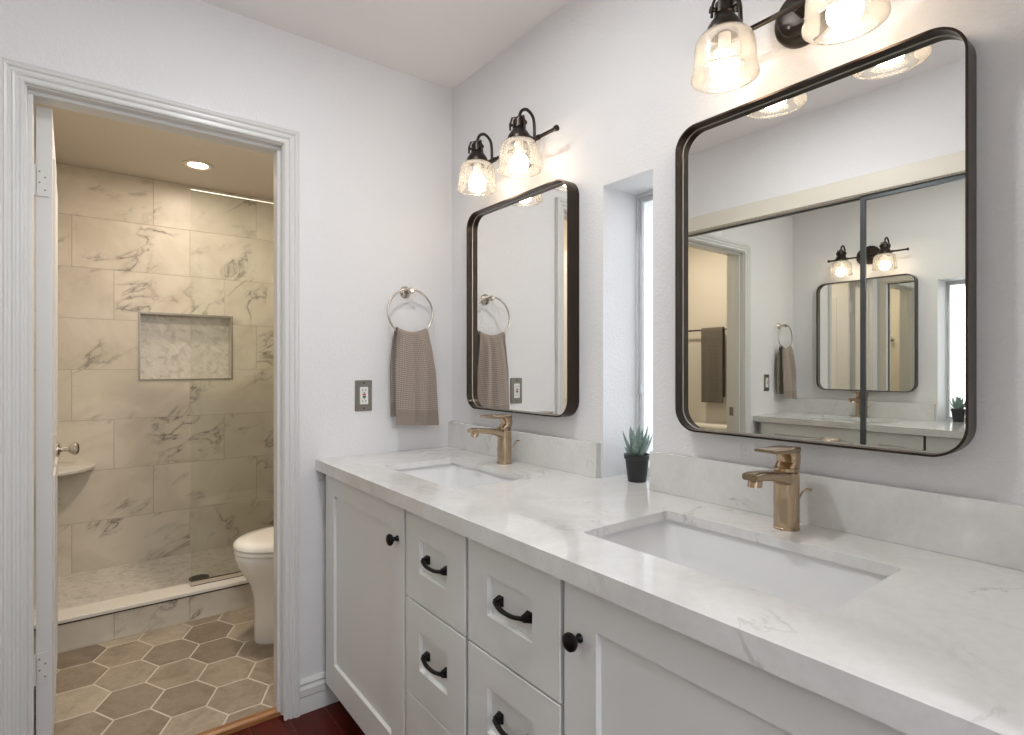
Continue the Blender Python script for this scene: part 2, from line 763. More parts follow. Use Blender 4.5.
base_run('baseboard_back', (.609, YF, 0), (XW, YF, 0), (0, -1, 0))
base_run('baseboard_front', (XL, YB, 0), (XW, YB, 0), (0, 1, 0))
base_run('baseboard_right', (XW, YB + .02, 0), (XW, -.11, 0), (-1, 0, 0))
base_run('baseboard_left', (XL, YB + .02, 0), (XL, CY0 - .06, 0), (1, 0, 0))

# oak threshold strip in the doorway
bm = new_bm()
loft(bm, [[(xx, 2.088, ZF), (xx, 2.126, ZF), (xx, 2.125, .005), (xx, 2.112, .009), (xx, 2.098, .008), (xx, 2.089, .002)] for xx in (JX0, JX1)])
tag(obj('door_threshold', bm, M_oak, smooth=50, origin=(.21, 2.107, 0)), 'orange oak threshold strip between the hexagon tiles and dark red floor', 'threshold')

# cream header board over the closet opening and its jamb strips
bm = new_bm()
box(bm, XL, XL + .012, CY0 - .06, CY1 + .055, CZ, CZ + .08)
box(bm, XL, XL + .012, CY0 - .06, CY0, 0, CZ)
box(bm, XL, XL + .012, CY1, CY1 + .055, 0, CZ)
struct(obj('trim_4', bm, M_cream, smooth=0, bevel=.002))

# ------------------------------------------------------------------ toilet / shower room
SX0, SX1 = -.205, 1.25
SYB = 4.12
SZ = 2.416
CURB0, CURB1, CURBZ = 3.10, 3.22, .149
PAN = .037
NX0, NX1, NZ0, NZ1 = .260, .778, 1.163, 1.577


def clip(poly, a, b, c):
    """keep a*x+b*y<=c"""
    out = []
    for i in range(len(poly)):
        p, q = poly[i - 1], poly[i]
        dp, dq = a * p[0] + b * p[1] - c, a * q[0] + b * q[1] - c
        if (dp <= 0) != (dq <= 0):
            t = dp / (dp - dq)
            out.append((p[0] + (q[0] - p[0]) * t, p[1] + (q[1] - p[1]) * t))
        if dq <= 0:
            out.append(q)
    return out


def area(poly):
    return abs(sum(poly[i - 1][0] * poly[i][1] - poly[i][0] * poly[i - 1][1] for i in range(len(poly)))) / 2


def inset(poly, g):
    # shrink convex polygon by clipping with offset edges
    out = poly
    s = sum(poly[i - 1][0] * poly[i][1] - poly[i][0] * poly[i - 1][1] for i in range(len(poly)))
    for i in range(len(poly)):
        p, q = poly[i - 1], poly[i]
        ex, ey = q[0] - p[0], q[1] - p[1]
        L = math.hypot(ex, ey)
        if L < 1e-6:
            continue
        nx, ny = (ey / L, -ex / L) if s > 0 else (-ey / L, ex / L)
        out = clip(out, nx, ny, nx * p[0] + ny * p[1] - g)
        if len(out) < 3:
            return []
    return out


def add_tile(bm, poly, P, uvl, uo, h=.0015, g=.0012, tone=None, cl=None, mi=0, bev=.0012):
    poly = inset(poly, g) if g else poly
    if len(poly) < 3 or area(poly) < 1e-4:
        return
    top = inset(poly, bev) if bev else poly
    if len(top) != len(poly):
        top = poly
    A = [bm.verts.new(P(p, 0)) for p in poly]
    B = [bm.verts.new(P(p, h)) for p in top]
    fs = []
    try:
        fs.append(bm.faces.new(B))
        if len(A) == len(B):
            for i in range(len(A)):
                j = (i + 1) % len(A)
                fs.append(bm.faces.new((A[i], A[j], B[j], B[i])))
    except ValueError:
        pass
    back = {v: p for v, p in list(zip(A, poly)) + list(zip(B, top))}
    for f in fs:
        f.material_index = mi
        for lp in f.loops:
            p = back[lp.vert]
            lp[uvl].uv = (p[0] + uo[0], p[1] + uo[1])
            if cl:
                lp[cl] = tone


def tile_rows(bm, uvl, P, a0, a1, z0, z1, zref, aref, hole=None):
    k0 = int(math.floor((z0 - zref) / .3)) - 1
    for k in range(k0, k0 + 14):
        zb, zt = zref + .3 * k, zref + .3 * (k + 1)
        if zt <= z0 or zb >= z1:
            continue
        off = (aref - .2 * k) % .6
        m = int(math.floor((a0 - off) / .6)) - 1
        while off + .6 * m < a1:
            r = rect(off + .6 * m, off + .6 * (m + 1), zb, zt)
            uo = (random.uniform(0, 30), random.uniform(0, 30))
            for q in ((-1, 0, -a0), (1, 0, a1), (0, -1, -z0), (0, 1, z1)):
                r = clip(r, *q) if len(r) > 2 else []
            if len(r) > 2:
                if hole and zt > hole[2] and zb < hole[3] and max(p[0] for p in r) > hole[0] and min(p[0] for p in r) < hole[1]:
                    h0, h1, g0, g1 = hole
                    r = inset(r, .0012)
                    for part in (((1, 0, h0),), ((-1, 0, -h1),), ((-1, 0, -h0), (1, 0, h1), (0, 1, g0)), ((-1, 0, -h0), (1, 0, h1), (0, -1, -g1))):
                        rr = r
                        for q in part:
                            rr = clip(rr, *q) if len(rr) > 2 else []
                        if len(rr) > 2 and area(rr) > 2e-4:
                            # pieces of one tile share its veining; no joint is drawn between them
                            add_tile(bm, rr, P, uvl, uo, g=0, bev=0)
                else:
                    add_tile(bm, r, P, uvl, uo)
            m += 1


# rear shower wall with recessed niche
bm = new_bm()
uvl = uv_layer(bm)
tile_rows(bm, uvl, lambda p, h: (p[0], SYB + .0015 - h, p[1]), SX0, SX1, 0, SZ, 1.226, .332 - .6, (NX0, NX1, NZ0, NZ1))
n0 = len(bm.faces)
plate(bm, rect(SX0 - .1, SX1 + .1, -.02, SZ), [rect(NX0, NX1, NZ0, NZ1)], 'y', SYB + .001, SYB + .085)
bm.faces.ensure_lookup_table()
for f in list(bm.faces)[n0:]:
    f.material_index = 1
wsr = struct(obj('wall_shower_rear', bm, [M_marble, M_grout_tile], smooth=0))
bm = new_bm()
uvl = uv_layer(bm)
fs = box(bm, NX0 - .01, NX1 + .01, SYB + .085, SYB + .095, NZ0 - .01, NZ1 + .01)
for f in fs:
    for lp in f.loops:
        lp[uvl].uv = (lp.vert.co.x, lp.vert.co.z)
obj('niche_mosaic', bm, M_mosaic, wsr, smooth=0)
bm = new_bm()
e = .005
plate(bm, rect(NX0 - .001, NX1 + .001, NZ0 - .001, NZ1 + .001), [rect(NX0 + e, NX1 - e, NZ0 + e, NZ1 - e)], 'y', SYB - .004, SYB + .084)
o = obj('niche_surround', bm, M_marble, wsr, smooth=0)
bm = new_bm()
plate(bm, rect(NX0 - .006, NX1 + .006, NZ0 - .006, NZ1 + .006), [rect(NX0 + .003, NX1 - .003, NZ0 + .003, NZ1 - .003)], 'y', SYB - .006, SYB + .004)
o = obj('niche_edge_trim', bm, M_plate, wsr, smooth=0)
o['label'] = 'thin bronze metal edge trim around the shower niche'


def side_wall(name, xw, sgn):
    bm = new_bm()
    uvl = uv_layer(bm)
    tile_rows(bm, uvl, lambda p, h: (xw + sgn * (h - .0015), p[0], p[1]), CURB0, SYB, 0, SZ, 1.226, .1)
    n0 = len(bm.faces)
    for f in box(bm, min(xw - sgn * .001, xw - sgn * .1), max(xw - sgn * .001, xw - sgn * .1), CURB0, SYB, -.02, SZ):
        f.material_index = 1
    for f in box(bm, min(xw, xw - sgn * .1), max(xw, xw - sgn * .1), YF2, CURB0, -.02, SZ):
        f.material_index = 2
    return struct(obj(name, bm, [M_marble, M_grout_tile, M_inner], smooth=0))


side_wall('wall_shower_left', SX0, 1)
side_wall('wall_shower_right', SX1, -1)
bm = new_bm()
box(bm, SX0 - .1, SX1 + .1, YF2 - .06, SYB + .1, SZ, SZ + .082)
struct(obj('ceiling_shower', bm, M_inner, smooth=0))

# hexagon tile floor
bm = new_bm()
uvl = uv_layer(bm)
cl = bm.loops.layers.float_color.new('tile_tone')
HX, HY = .163, .106
# tone of each tile as laid: 0 mid, 1 darker mid, 2 light mid, 4 dark, 5 light
HT = {(0, 0): 1, (-1, 0): 1, (1, 0): 0, (0, 1): 0, (1, 1): 4, (0, 2): 1, (1, 2): 4, (1, 3): 1, (-1, 1): 2, (-2, 1): 5, (-2, 2): 1, (-2, 3): 4,
      (-1, 2): 0, (-1, 3): 5, (0, 3): 2, (2, 0): 0, (2, 1): 1, (2, 2): 2, (2, 3): 2, (1, -1): 0, (0, -1): 2, (-1, -1): 1, (-2, 0): 0}
tones = [(.36, .295, .222), (.31, .25, .187), (.40, .335, .258), (.34, .28, .212), (.26, .205, .152), (.50, .43, .335)]
rnd = random.Random(12)
for i in range(-5, 9):
    for j in range(-3, 6):
        cx, cy = .293 + HX * i, 2.396 + (HY if i % 2 else 0) + 2 * HY * j
        tone = tones[HT[(i, j)]] if (i, j) in HT else rnd.choice(tones)
        s = rnd.uniform(.93, 1.07)
        hexp = [(cx + .1087, cy), (cx + .0543, cy + HY), (cx - .0543, cy + HY), (cx - .1087, cy), (cx - .0543, cy - HY), (cx + .0543, cy - HY)]
        for q in ((-1, 0, -SX0), (1, 0, SX1), (0, -1, -2.128), (0, 1, CURB0)):
            hexp = clip(hexp, *q) if len(hexp) > 2 else []
        # inside the doorway only between the jambs
        if len(hexp) > 2:
            add_tile(bm, hexp, lambda p, h: (p[0], p[1], -.0013 + h), uvl, (rnd.uniform(0, 30), rnd.uniform(0, 30)), h=.0018, g=.0028,
                     tone=(tone[0] * s, tone[1] * s, tone[2] * s, 1), cl=cl)
n0 = len(bm.faces)
for f in box(bm, SX0, SX1, 2.09, CURB0 + .02, -.04, -.0005):
    f.material_index = 1
struct(obj('floor_tile', bm, [M_hex, M_grout], smooth=0))

# shower curb
bm = new_bm()
uvl = uv_layer(bm)
for f in box(bm, SX0, SX1, CURB0 + .002, CURB1 - .006, 0, CURBZ - .024):
    f.material_index = 1
xq = -.20
rnd = random.Random(5)
while xq < SX1:
    r = rect(max(xq, SX0), min(xq + .3, SX1), .0, CURBZ - .024)
    add_tile(bm, r, lambda p, h: (p[0], CURB0 + .0015 - h, p[1]), uvl, (rnd.uniform(0, 30), rnd.uniform(0, 30)), g=.001)
    xq += .3
t = thing('shower_curb', (.5, 3.16, 0), 'raised marble tiled curb at the front of the shower, with a white cap', 'shower curb')
obj('curb_body', bm, [M_marble, M_grout_tile], t, smooth=0)
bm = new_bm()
box(bm, SX0, SX1, CURB0 - .004, CURB0 + .004, CURBZ - .0270, CURBZ - .0175)  # thin dark strip just below the cap
o = obj('curb_dark_strip', bm, M_bronze, t, smooth=0)
o['label'] = 'dark line under the cap'
bm = new_bm()
box(bm, SX0, SX1, CURB0 - .016, CURB1, CURBZ - .018, CURBZ)
o = obj('curb_cap', bm, mat('curb_cap_stone', (.72, .69, .63), .25), t, smooth=0, bevel=.003)
o['label'] = 'smooth white stone cap'

bm = new_bm()
uvl = uv_layer(bm)
for f in box(bm, SX0, SX1, CURB1 - .006, SYB, -.02, PAN):
    for lp in f.loops:
        lp[uvl].uv = (lp.vert.co.x, lp.vert.co.y)
struct(obj('floor_shower', bm, M_mosaic, smooth=0))

# drain
bm = new_bm()
lathe(bm, [(.0, PAN), (.052, PAN), (.052, PAN + .003), (.048, PAN + .004), (0.0, PAN + .004)], (.51, 3.598, 0), caps=False)
t = thing('shower_drain', (.51, 3.598, PAN), 'round dark bronze drain in the shower floor', 'drain')
obj('drain_rim', bm, M_bronze, t)
bm = new_bm()
for k in range(-3, 4):
    w = math.sqrt(max(.042 ** 2 - (k * .012) ** 2, 0))
    box(bm, .51 + k * .012 - .003, .51 + k * .012 + .003, 3.598 - w, 3.598 + w, PAN + .0035, PAN + .0055)
obj('drain_grate', bm, M_slot, t, smooth=0)

# fixed glass panel
t = thing('shower_glass_panel', (.83, 3.166, CURBZ), 'fixed clear glass shower panel standing on the curb beside the toilet', 'shower screen')
bm = new_bm()
box(bm, .413, SX1 - .002, 3.161, 3.170, CURBZ + .004, 2.123)
obj('glass_pane', bm, M_shower_glass, t, smooth=0)
bm = new_bm()
box(bm, .413, SX1 - .002, 3.156, 3.160, CURBZ, CURBZ + .022)
box(bm, .413, SX1 - .002, 3.171, 3.175, CURBZ, CURBZ + .022)
box(bm, .413, SX1 - .002, 3.156, 3.175, CURBZ, CURBZ + .0035)
box(bm, SX1 - .012, SX1 - .001, 3.155, 3.176, CURBZ, 2.12)
obj('wall_channel', bm, M_nickel, t, smooth=0)
bm = new_bm()
box(bm, .4115, SX1 - .012, 3.1605, 3.1705, 2.1225, 2.126)
obj('polished_edge', bm, mat('glass_edge', (.75, .78, .74), .15), t, smooth=0)

# corner shelf
bm = new_bm()
rings = []
for zz, rr in ((.645, .236), (.650, .244), (.662, .246), (.667, .243)):
    rings.append([(SX0 + .001, SYB - .001, zz)] + [(SX0 + .001 + rr * cos(a), SYB - .001 - rr * sin(a), zz) for a in [pi / 2 * k / 16 for k in range(17)]])
loft(bm, rings)
tag(obj('corner_shelf', bm, mat('shelf_stone', (.74, .71, .66), .25), smooth=40, origin=(SX0, SYB, .655)),
    'quarter-round white stone shelf in the left corner of the shower', 'shelf')

# recessed downlight
t = thing('recessed_downlight', (.515, 3.67, SZ), 'small round lit downlight in the shower ceiling', 'ceiling light')
bm = new_bm()
lathe(bm, [(.052, SZ - .001), (.052, SZ - .004), (.066, SZ - .009), (.078, SZ - .005), (.080, SZ - .0005), (.052, SZ - .0005)], (.515, 3.67, 0), caps=False)
obj('trim_ring', bm, mat('downlight_ring', (.62, .58, .5), .3, .5), t)
bm = new_bm()
lathe(bm, [(0.001, SZ - .003), (.051, SZ - .003)], (.515, 3.67, 0), caps=False)
obj('lens', bm, M_down, t)
area_light('downlight_beam', (.515, 3.67, SZ - .012), (0, 0, 0), .1, .1, 3.0, (1.0, .86, .72), 'DISK')
# second downlight, added out of the frame to light the near floor
t2 = dup(t, (.0, -.95, 0), 'added unseen round downlight in the ceiling over the toilet')
area_light('toilet_fill_beam', (.515, 2.72, SZ - .012), (0, 0, 0), .1, .1, 11.5, (1.0, .86, .70), 'DISK')

t = thing('recessed_downlight', (.45, 1.10, ZC), 'added unseen round downlight in the main ceiling above the vanity', 'ceiling light')  # added for more light on the vanity, out of view
bm = new_bm()
lathe(bm, [(.052, ZC - .001), (.052, ZC - .004), (.066, ZC - .009), (.078, ZC - .005), (.080, ZC - .0005), (.052, ZC - .0005)], (.45, 1.10, 0), caps=False)
obj('trim_ring', bm, M_trim, t)
bm = new_bm()
lathe(bm, [(0.001, ZC - .003), (.051, ZC - .003)], (.45, 1.10, 0), caps=False)
obj('lens', bm, M_down, t)
# ------------------------------------------------------------------ toilet
TY = 2.685


def bowl_ring(z, xf, xb, hw, n=40, yc=TY):
    pts = []
    L = xb - xf
    xm = xf + L * .48
    for i in range(n):
        a = 2 * pi * i / n
        ca, sa = cos(a), sin(a)
        if ca < 0:      # front: long ellipse
            x = xm + (xm - xf) * ca
            y = hw * sa
        else:           # back: squarer
            x = xm + (xb - xm) * (abs(ca) ** .5)
            y = hw * (1 if sa >= 0 else -1) * (abs(sa) ** .62)
        pts.append((x, yc + y, z))
    return pts


t = thing('toilet', (.87, TY, 0), 'white two-piece toilet half hidden behind the right side of the doorway', 'toilet')
bm = new_bm()
loft(bm, [bowl_ring(*q) for q in ((0, .602, 1.15, .100), (.015, .597, 1.155, .106), (.10, .600, 1.15, .102), (.20, .598, 1.15, .106), (.265, .582, 1.15, .125),
                                  (.32, .550, 1.16, .155), (.365, .530, 1.16, .176), (.390, .520, 1.16, .183), (.406, .519, 1.16, .184), (.412, .524, 1.155, .180))])
b = obj('bowl', bm, M_toilet, t, smooth=60)
bm = new_bm()
loft(bm, [bowl_ring(*q) for q in ((.415, .520, 1.03, .181), (.418, .516, 1.035, .185), (.432, .516, 1.035, .185), (.435, .520, 1.03, .181))])
obj('seat', bm, M_toilet, t, smooth=50)
bm = new_bm()
loft(bm, [bowl_ring(*q) for q in ((.438, .518, 1.03, .182), (.441, .514, 1.035, .187), (.456, .516, 1.035, .185), (.466, .530, 1.02, .172), (.471, .58, .98, .13))])
obj('lid', bm, M_toilet, t, smooth=50)
bm = new_bm()
loft(bm, [[(p[0], p[1], z) for p in rrect(1.045 + dx, 1.232, TY - .2 - w, TY + .2 + w, .03)] for z, dx, w in ((.413, .02, -.02), (.43, .005, -.005), (.73, 0, 0))])
tk = obj('tank', bm, M_toilet, t, smooth=50)
bm = new_bm()
loft(bm, [[(p[0], p[1], z) for p in rrect(1.035 + dx, 1.238 - dx, TY - .21 + dx, TY + .21 - dx, .03)] for z, dx in ((.731, .004), (.736, 0), (.758, 0), (.765, .006))])
obj('tank_lid', bm, M_toilet, tk, smooth=50)
bm = new_bm()
lathe(bm, [(.0, 0), (.014, 0), (.014, .008), (.006, .012), (.006, .02), (0, .02)], (1.044, TY - .14, .67), '-x', caps=False, n=20)
tube(bm, [(1.024, TY - .14, .67), (1.022, TY - .10, .667), (1.022, TY - .06, .662)], .006, 10)
obj('flush_lever', bm, M_chrome, tk)
for s in (-1, 1):
    bm = new_bm()
    lathe(bm, [(.0, .444), (.016, .444), (.016, .456), (.010, .460), (0, .460)], (1.0, TY + s * .07, .024), caps=False, n=20)
    obj('hinge_cap', bm, M_toilet, t)

# towel bar with bath towel on the right wall of the toilet room
t = thing('towel_bar', (SX1, 2.78, 1.56), 'nickel towel bar on the toilet room wall, seen in the big mirror', 'towel bar')
bm = new_bm()
cyl(bm, (SX1 - .065, 2.50, 1.56), (SX1 - .065, 3.03, 1.56), .008)
obj('bar', bm, M_nickel, t)
for yy in (2.50, 3.03):
    bm = new_bm()
    lathe(bm, [(0, 0), (.024, 0), (.024, .006), (.011, .014), (.011, .075), (.004, .078), (0, .078)], (SX1, yy, 1.56), '-x', n=24, caps=False)
    obj('post', bm, M_nickel, t)


def cloth_grid(bm, nu, nv, fn, uvs, mi=None):
    uvl = uv_layer(bm)
    V = [[bm.verts.new(fn(i / nu, j / nv)) for i in range(nu + 1)] for j in range(nv + 1)]
    for j in range(nv):
        for i in range(nu):
            f = bm.faces.new((V[j][i], V[j][i + 1], V[j + 1][i + 1], V[j + 1][i]))
            for lp, (a, b) in zip(f.loops, ((i, j), (i + 1, j), (i + 1, j + 1), (i, j + 1))):
                lp[uvl].uv = (a / nu * uvs[0], b / nv * uvs[1])
            if mi:
                f.material_index = mi((i + .5) / nu, (j + .5) / nv)


def bath(u, v):
    y = 2.60 + .20 * u
    L = .66
    s = (v - .5) * 2
    r = .016
    wob = .006 * sin(u * 9) * min(abs(s) * 2, 1)
    if s < -.06:
        return (SX1 - .065 - r - .004 + wob, y, 1.56 + (s + .06) * L)
    if s > .06:
        return (SX1 - .065 + r + wob * .5, y, 1.56 - (s - .06) * L * .92)
    a = s / .06 * pi / 2
    return (SX1 - .065 + r * sin(a) * 1.1, y, 1.56 + r * cos(a))


bm = new_bm()
cloth_grid(bm, 24, 60, bath, (.25, .95))
o = obj('bath_towel', bm, M_towel2, smooth=80, recalc=False, origin=(SX1 - .065, 2.68, 1.56))
tag(o, 'dark grey-brown bath towel over the bar in the toilet room', 'towel')
sm = o.modifiers.new('thickness', 'SOLIDIFY'); sm.thickness = .008; sm.offset = 0

# ------------------------------------------------------------------ swung-open inner door
d = bpy.data.objects.new('door_1', None)
COL.objects.link(d)
d.location = (-.125, 2.172, 0)
struct(d)
bm = new_bm()
dx0, dx1, dy0, dy1 = -.119, -.082, 2.170, 2.850


def lean(p):   # the leaf is one degree past a right angle
    x, y, z = p
    return (x - (y - 2.17) * .018, y, z)


plate(bm, rect(dy0, dy1, .012, 2.018), [], 'x', dx0, dx1)
for zz0, zz1 in ((.14, .90), (1.02, 1.90)):
    for yy0, yy1 in ((dy0 + .1, (dy0 + dy1) / 2 - .04), ((dy0 + dy1) / 2 + .04, dy1 - .1)):
        loft(bm, [[(q, p[0], p[1]) for p in rect(yy0 + e, yy1 - e, zz0 + e, zz1 - e)] for q, e in ((dx1 - .001, 0), (dx1 + .005, .006), (dx1 + .005, .018), (dx1 + .001, .03))])
for v in bm.verts:
    v.co = lean(v.co)
obj('door_leaf', bm, M_trim, d, smooth=20)
for zz in (.341, 1.794):
    bm = new_bm()
    box(bm, -.117, -.090, 2.1655, 2.1715, zz - .045, zz + .045)
    cyl(bm, (-.124, 2.166, zz - .046), (-.124, 2.166, zz + .046), .0055, n=14)
    h = obj('hinge', bm, mat('painted_hinge', (.70, .70, .68), .35), d, smooth=40)
    bm = new_bm()
    for a, b in ((-.111, .028), (-.098, .012), (-.111, -.005), (-.098, -.026)):
        cyl(bm, (a, 2.1655, zz + b), (a, 2.1645, zz + b), .0026, n=10)
    obj('screw', bm, M_plate, h)
bm = new_bm()
kx, ky, kz = -.092, 2.79, .918
lathe(bm, [(0, 0), (.030, 0), (.030, .004), (.024, .009), (.010, .013), (.009, .032), (.016, .040), (.024, .050), (.026, .060), (.020, .068), (0, .071)],
      (kx, ky, kz), 'x', n=28, caps=False)
obj('door_knob', bm, M_nickel, d, smooth=45)
bm = new_bm()
box(bm, JX1 - .0010, JX1 + .0004, 2.137, 2.168, .90, .96)
struct(obj('trim_5', bm, M_plate, smooth=0))

# ------------------------------------------------------------------ narrow window
t = bpy.data.objects.new('window_1', None)
COL.objects.link(t); t.location = (1.415, 1.08, ZT); struct(t)
WY0, WY1, WZ0, WZ1 = .9877, 1.176, ZT, 1.793
bm = new_bm()
plate(bm, rect(WY0, WY1, WZ0, WZ1), [rect(WY0 + .006, WY1 - .006, WZ0 + .008, WZ1 - .010)], 'x', 1.4066, 1.44)
plate(bm, rect(WY0 + .006, WY1 - .006, WZ0 + .008, WZ1 - .010), [rect(WY0 + .014, WY1 - .014, WZ0 + .020, WZ1 - .024)], 'x', 1.418, 1.438)
obj('window_frame', bm, M_aluminium, t, smooth=0, bevel=.0012)
bm = new_bm()
box(bm, 1.427, 1.430, WY0 + .010, WY1 - .010, WZ0 + .016, WZ1 - .020)
obj('window_pane', bm, M_pane, t, smooth=0)
bm = new_bm()
box(bm, 1.410, 1.4185, WY1 - .016, WY1 - .010, 1.155, 1.185)
obj('window_latch', bm, M_aluminium, t, smooth=0, bevel=.001)
# invented window behind the camera, added to go with the fill light
t = bpy.data.objects.new('added_rear_window', None)
COL.objects.link(t); t.location = (.55, YB - .06, .85); struct(t)
bm = new_bm()
plate(bm, rect(0, 1.1, .85, 2.05), [rect(.05, .53, .90, 2.0), rect(.57, 1.05, .90, 2.0)], 'y', YB - .09, YB - .05)
obj('window_frame', bm, M_aluminium, t, smooth=0)
bm = new_bm()
box(bm, .04, 1.06, YB - .072, YB - .068, .89, 2.01)
obj('window_pane', bm, M_pane, t, smooth=0)

# unseen ceiling light, added behind the camera as a fill source
t = thing('added_ceiling_light', (.30, -1.40, ZC), 'added round ceiling light, unseen behind the viewpoint', 'ceiling light')
bm = new_bm()
lathe(bm, [(0, ZC), (.17, ZC), (.17, ZC - .02), (.15, ZC - .03), (0, ZC - .03)], (.30, -1.40, 0), caps=False)
obj('pan', bm, M_bronze, t)
bm = new_bm()
lathe(bm, [(.145, ZC - .03), (.14, ZC - .06), (.11, ZC - .085), (.06, ZC - .10), (.001, ZC - .104)], (.30, -1.40, 0), caps=False)
obj('dome', bm, M_added_dome, t)

# ------------------------------------------------------------------ sliding mirrored closet doors
def closet_door(y0, y1, xm, frame, label):
    t = thing('mirrored_closet_door', (xm, y1, 0), label, 'mirror door')
    bm = new_bm()
    box(bm, xm - .004, xm, y0 + frame * .6, y1 - frame * .6, .02 + frame, CZ - .006 - frame * .6)
    obj('mirror_panel', bm, M_closet_mirror, t, smooth=0)
    bm = new_bm()
    plate(bm, rect(y0, y1, .012, CZ - .005), [rect(y0 + frame, y1 - frame, .012 + frame, CZ - .005 - frame)], 'x', xm - .012, xm + .008)
    obj('door_frame', bm, M_gunmetal, t, smooth=0, bevel=.001)
    return t


cd1 = closet_door(.985, CY1 - .002, -.292, .006, 'far mirrored closet door with a thin frame, left of the dark divider in the big mirror')
cd2 = closet_door(CY0 + .002, 1.010, -.268, .020, 'near mirrored closet door with a thicker dark frame, right of the divider in the big mirror')
bm = new_bm()
lathe(bm, [(0, .0), (.050, .0), (.052, .002), (.050, .003), (.044, .001), (0, .0006)], (-.2918, 1.150, .853), 'x', caps=False, n=32)
o = obj('finger_pull', bm, M_chrome, cd1)
cd2.rotation_euler = (0, 0, radians(.70))      # hangs very slightly out of square on its track
# top and bottom tracks
bm = new_bm()
box(bm, -.31, XL, CY0, CY1, CZ - .004, CZ)
tag(obj('closet_door_track', bm, M_cream, smooth=0, origin=(-.28, 1.0, CZ)), 'thin pale track along the head of the mirrored closet doors', 'door track')
bm = new_bm()
box(bm, -.31, XL, CY0, CY1, ZF, .010)
tag(obj('closet_floor_track', bm, M_gunmetal, smooth=0, origin=(-.28, 1.0, 0)), 'low metal track on the floor under the mirrored closet doors', 'door track')
# closet interior shell
bm = new_bm()
box(bm, -.90, -.88, CY0 - .1, CY1 + .1, -.02, 2.2)
box(bm, -.88, XL - .12, CY0 - .1, CY0 - .08, -.02, 2.2)
box(bm, -.88, XL - .12, CY1 + .08, CY1 + .1, -.02, 2.2)
box(bm, -.88, XL - .12, CY0 - .08, CY1 + .08, 2.18, 2.2)
struct(obj('wall_closet', bm, M_wall, smooth=0))

# ------------------------------------------------------------------ vanity cabinets
FX = .690        # door fronts
Z0, Z1 = .092, .858


def shaker(bm, y0, y1, z0, z1, fl, fr, fb, ft):
    """front facing -x; fl/fr: frame width at the low-y / high-y side"""
    def R(x, a0, a1, b0, b1):
        return [(x, a0, b0), (x, a1, b0), (x, a1, b1), (x, a0, b1)]
    e = .0015
    loft(bm, [R(FX + .019, y0, y1, z0, z1), R(FX + e, y0, y1, z0, z1), R(FX, y0 + e, y1 - e, z0 + e, z1 - e),
              R(FX, y0 + fl, y1 - fr, z0 + fb, z1 - ft), R(FX + .0015, y0 + fl + .001, y1 - fr - .001, z0 + fb + .001, z1 - ft - .001),
              R(FX + .009, y0 + fl + .004, y1 - fr - .004, z0 + fb + .004, z1 - ft - .004)])


def carcass(bm, y0, y1):
    x0, x1 = FX + .055, XW - .002
    for ya in (y0, y1 - .008):
        box(bm, x0, x1, ya, ya + .008, Z0, .745)
        box(bm, x0, x0 + .022, ya, ya + .008, .745, .861)
    box(bm, x0, x1, y0 + .008, y1 - .008, Z0, Z0 + .018)
    box(bm, x1 - .006, x1, y0 + .008, y1 - .008, Z0 + .018, .861)
    box(bm, x0, x0 + .018, y0 + .008, y1 - .008, .835, .861)
    box(bm, x0 + .015, x0 + .03, y0, y1, ZF, Z0)          # toe board


def knob(par, y, z):
    bm = new_bm()
    lathe(bm, [(0, 0), (.0085, 0), (.0075, .003), (.0055, .008), (.0065, .014), (.0135, .018), (.0165, .023), (.0155, .028), (.009, .0315), (0, .032)],
          (FX, y, z), '-x', n=28, caps=False)
    return obj('knob', bm, M_black, par, smooth=50, origin=(FX, y, z))


def pull(par, yc, zc, L=.126):
    bm = new_bm()
    xb = FX + .009
    h = L / 2
    for s in (-1, 1):      # flared square feet
        yf = yc + s * (h - .009)
        loft(bm, [[(x, yf + a * w, zc + b * w2) for a, b in ((-1, -1), (1, -1), (1, 1), (-1, 1))] for x, w, w2 in
                  ((xb, .0085, .0105), (xb - .005, .0075, .0095), (xb - .012, .0058, .0075), (xb - .018, .0048, .0062))])
    path = smooth_path([(xb - .015, yc - h + .008, zc), (xb - .0185, yc - h * .72, zc - .001), (xb - .0225, yc - h * .38, zc - .004), (xb - .0235, yc, zc - .005),
                        (xb - .0225, yc + h * .38, zc - .004), (xb - .0185, yc + h * .72, zc - .001), (xb - .015, yc + h - .008, zc)], 5)
    n = len(path)
    tube(bm, path, [.0068 - .0012 * sin(pi * i / (n - 1)) for i in range(n)], 10, ry=.75)
    return obj('bar_pull', bm, M_black, par, smooth=50, origin=(xb, yc, zc))


def door_cabinet(y0, y1, d0, d1, ky, label):
    t = thing('sink_cabinet', (FX + .2, (y0 + y1) / 2, 0), label, 'cabinet')
    bm = new_bm()
    carcass(bm, y0, y1)
    obj('carcass', bm, M_carcass_shade, t, smooth=0)
    bm = new_bm()
    shaker(bm, d0, d1, Z0, Z1, .080, .080, .097, .072)
    dr = obj('door', bm, M_cab, t, smooth=20)
    knob(dr, ky, .761)
    return t


def drawer_cabinet(y0, y1, d0, d1, label):
    t = thing('drawer_cabinet', (FX + .2, (y0 + y1) / 2, 0), label, 'cabinet')
    bm = new_bm()
    carcass(bm, y0, y1)
    obj('carcass', bm, M_carcass_shade, t, smooth=0)
    for z0, z1 in ((.6195, Z1), (.3660, .6155), (Z0, .3620)):
        bm = new_bm()
        shaker(bm, d0, d1, z0, z1, .080, .076, .080, .070)
        dr = obj('drawer', bm, M_cab, t, smooth=20)
        pull(dr, (d0 + d1) / 2 - .009, (z0 + z1) / 2 + .004, .114)
    return t


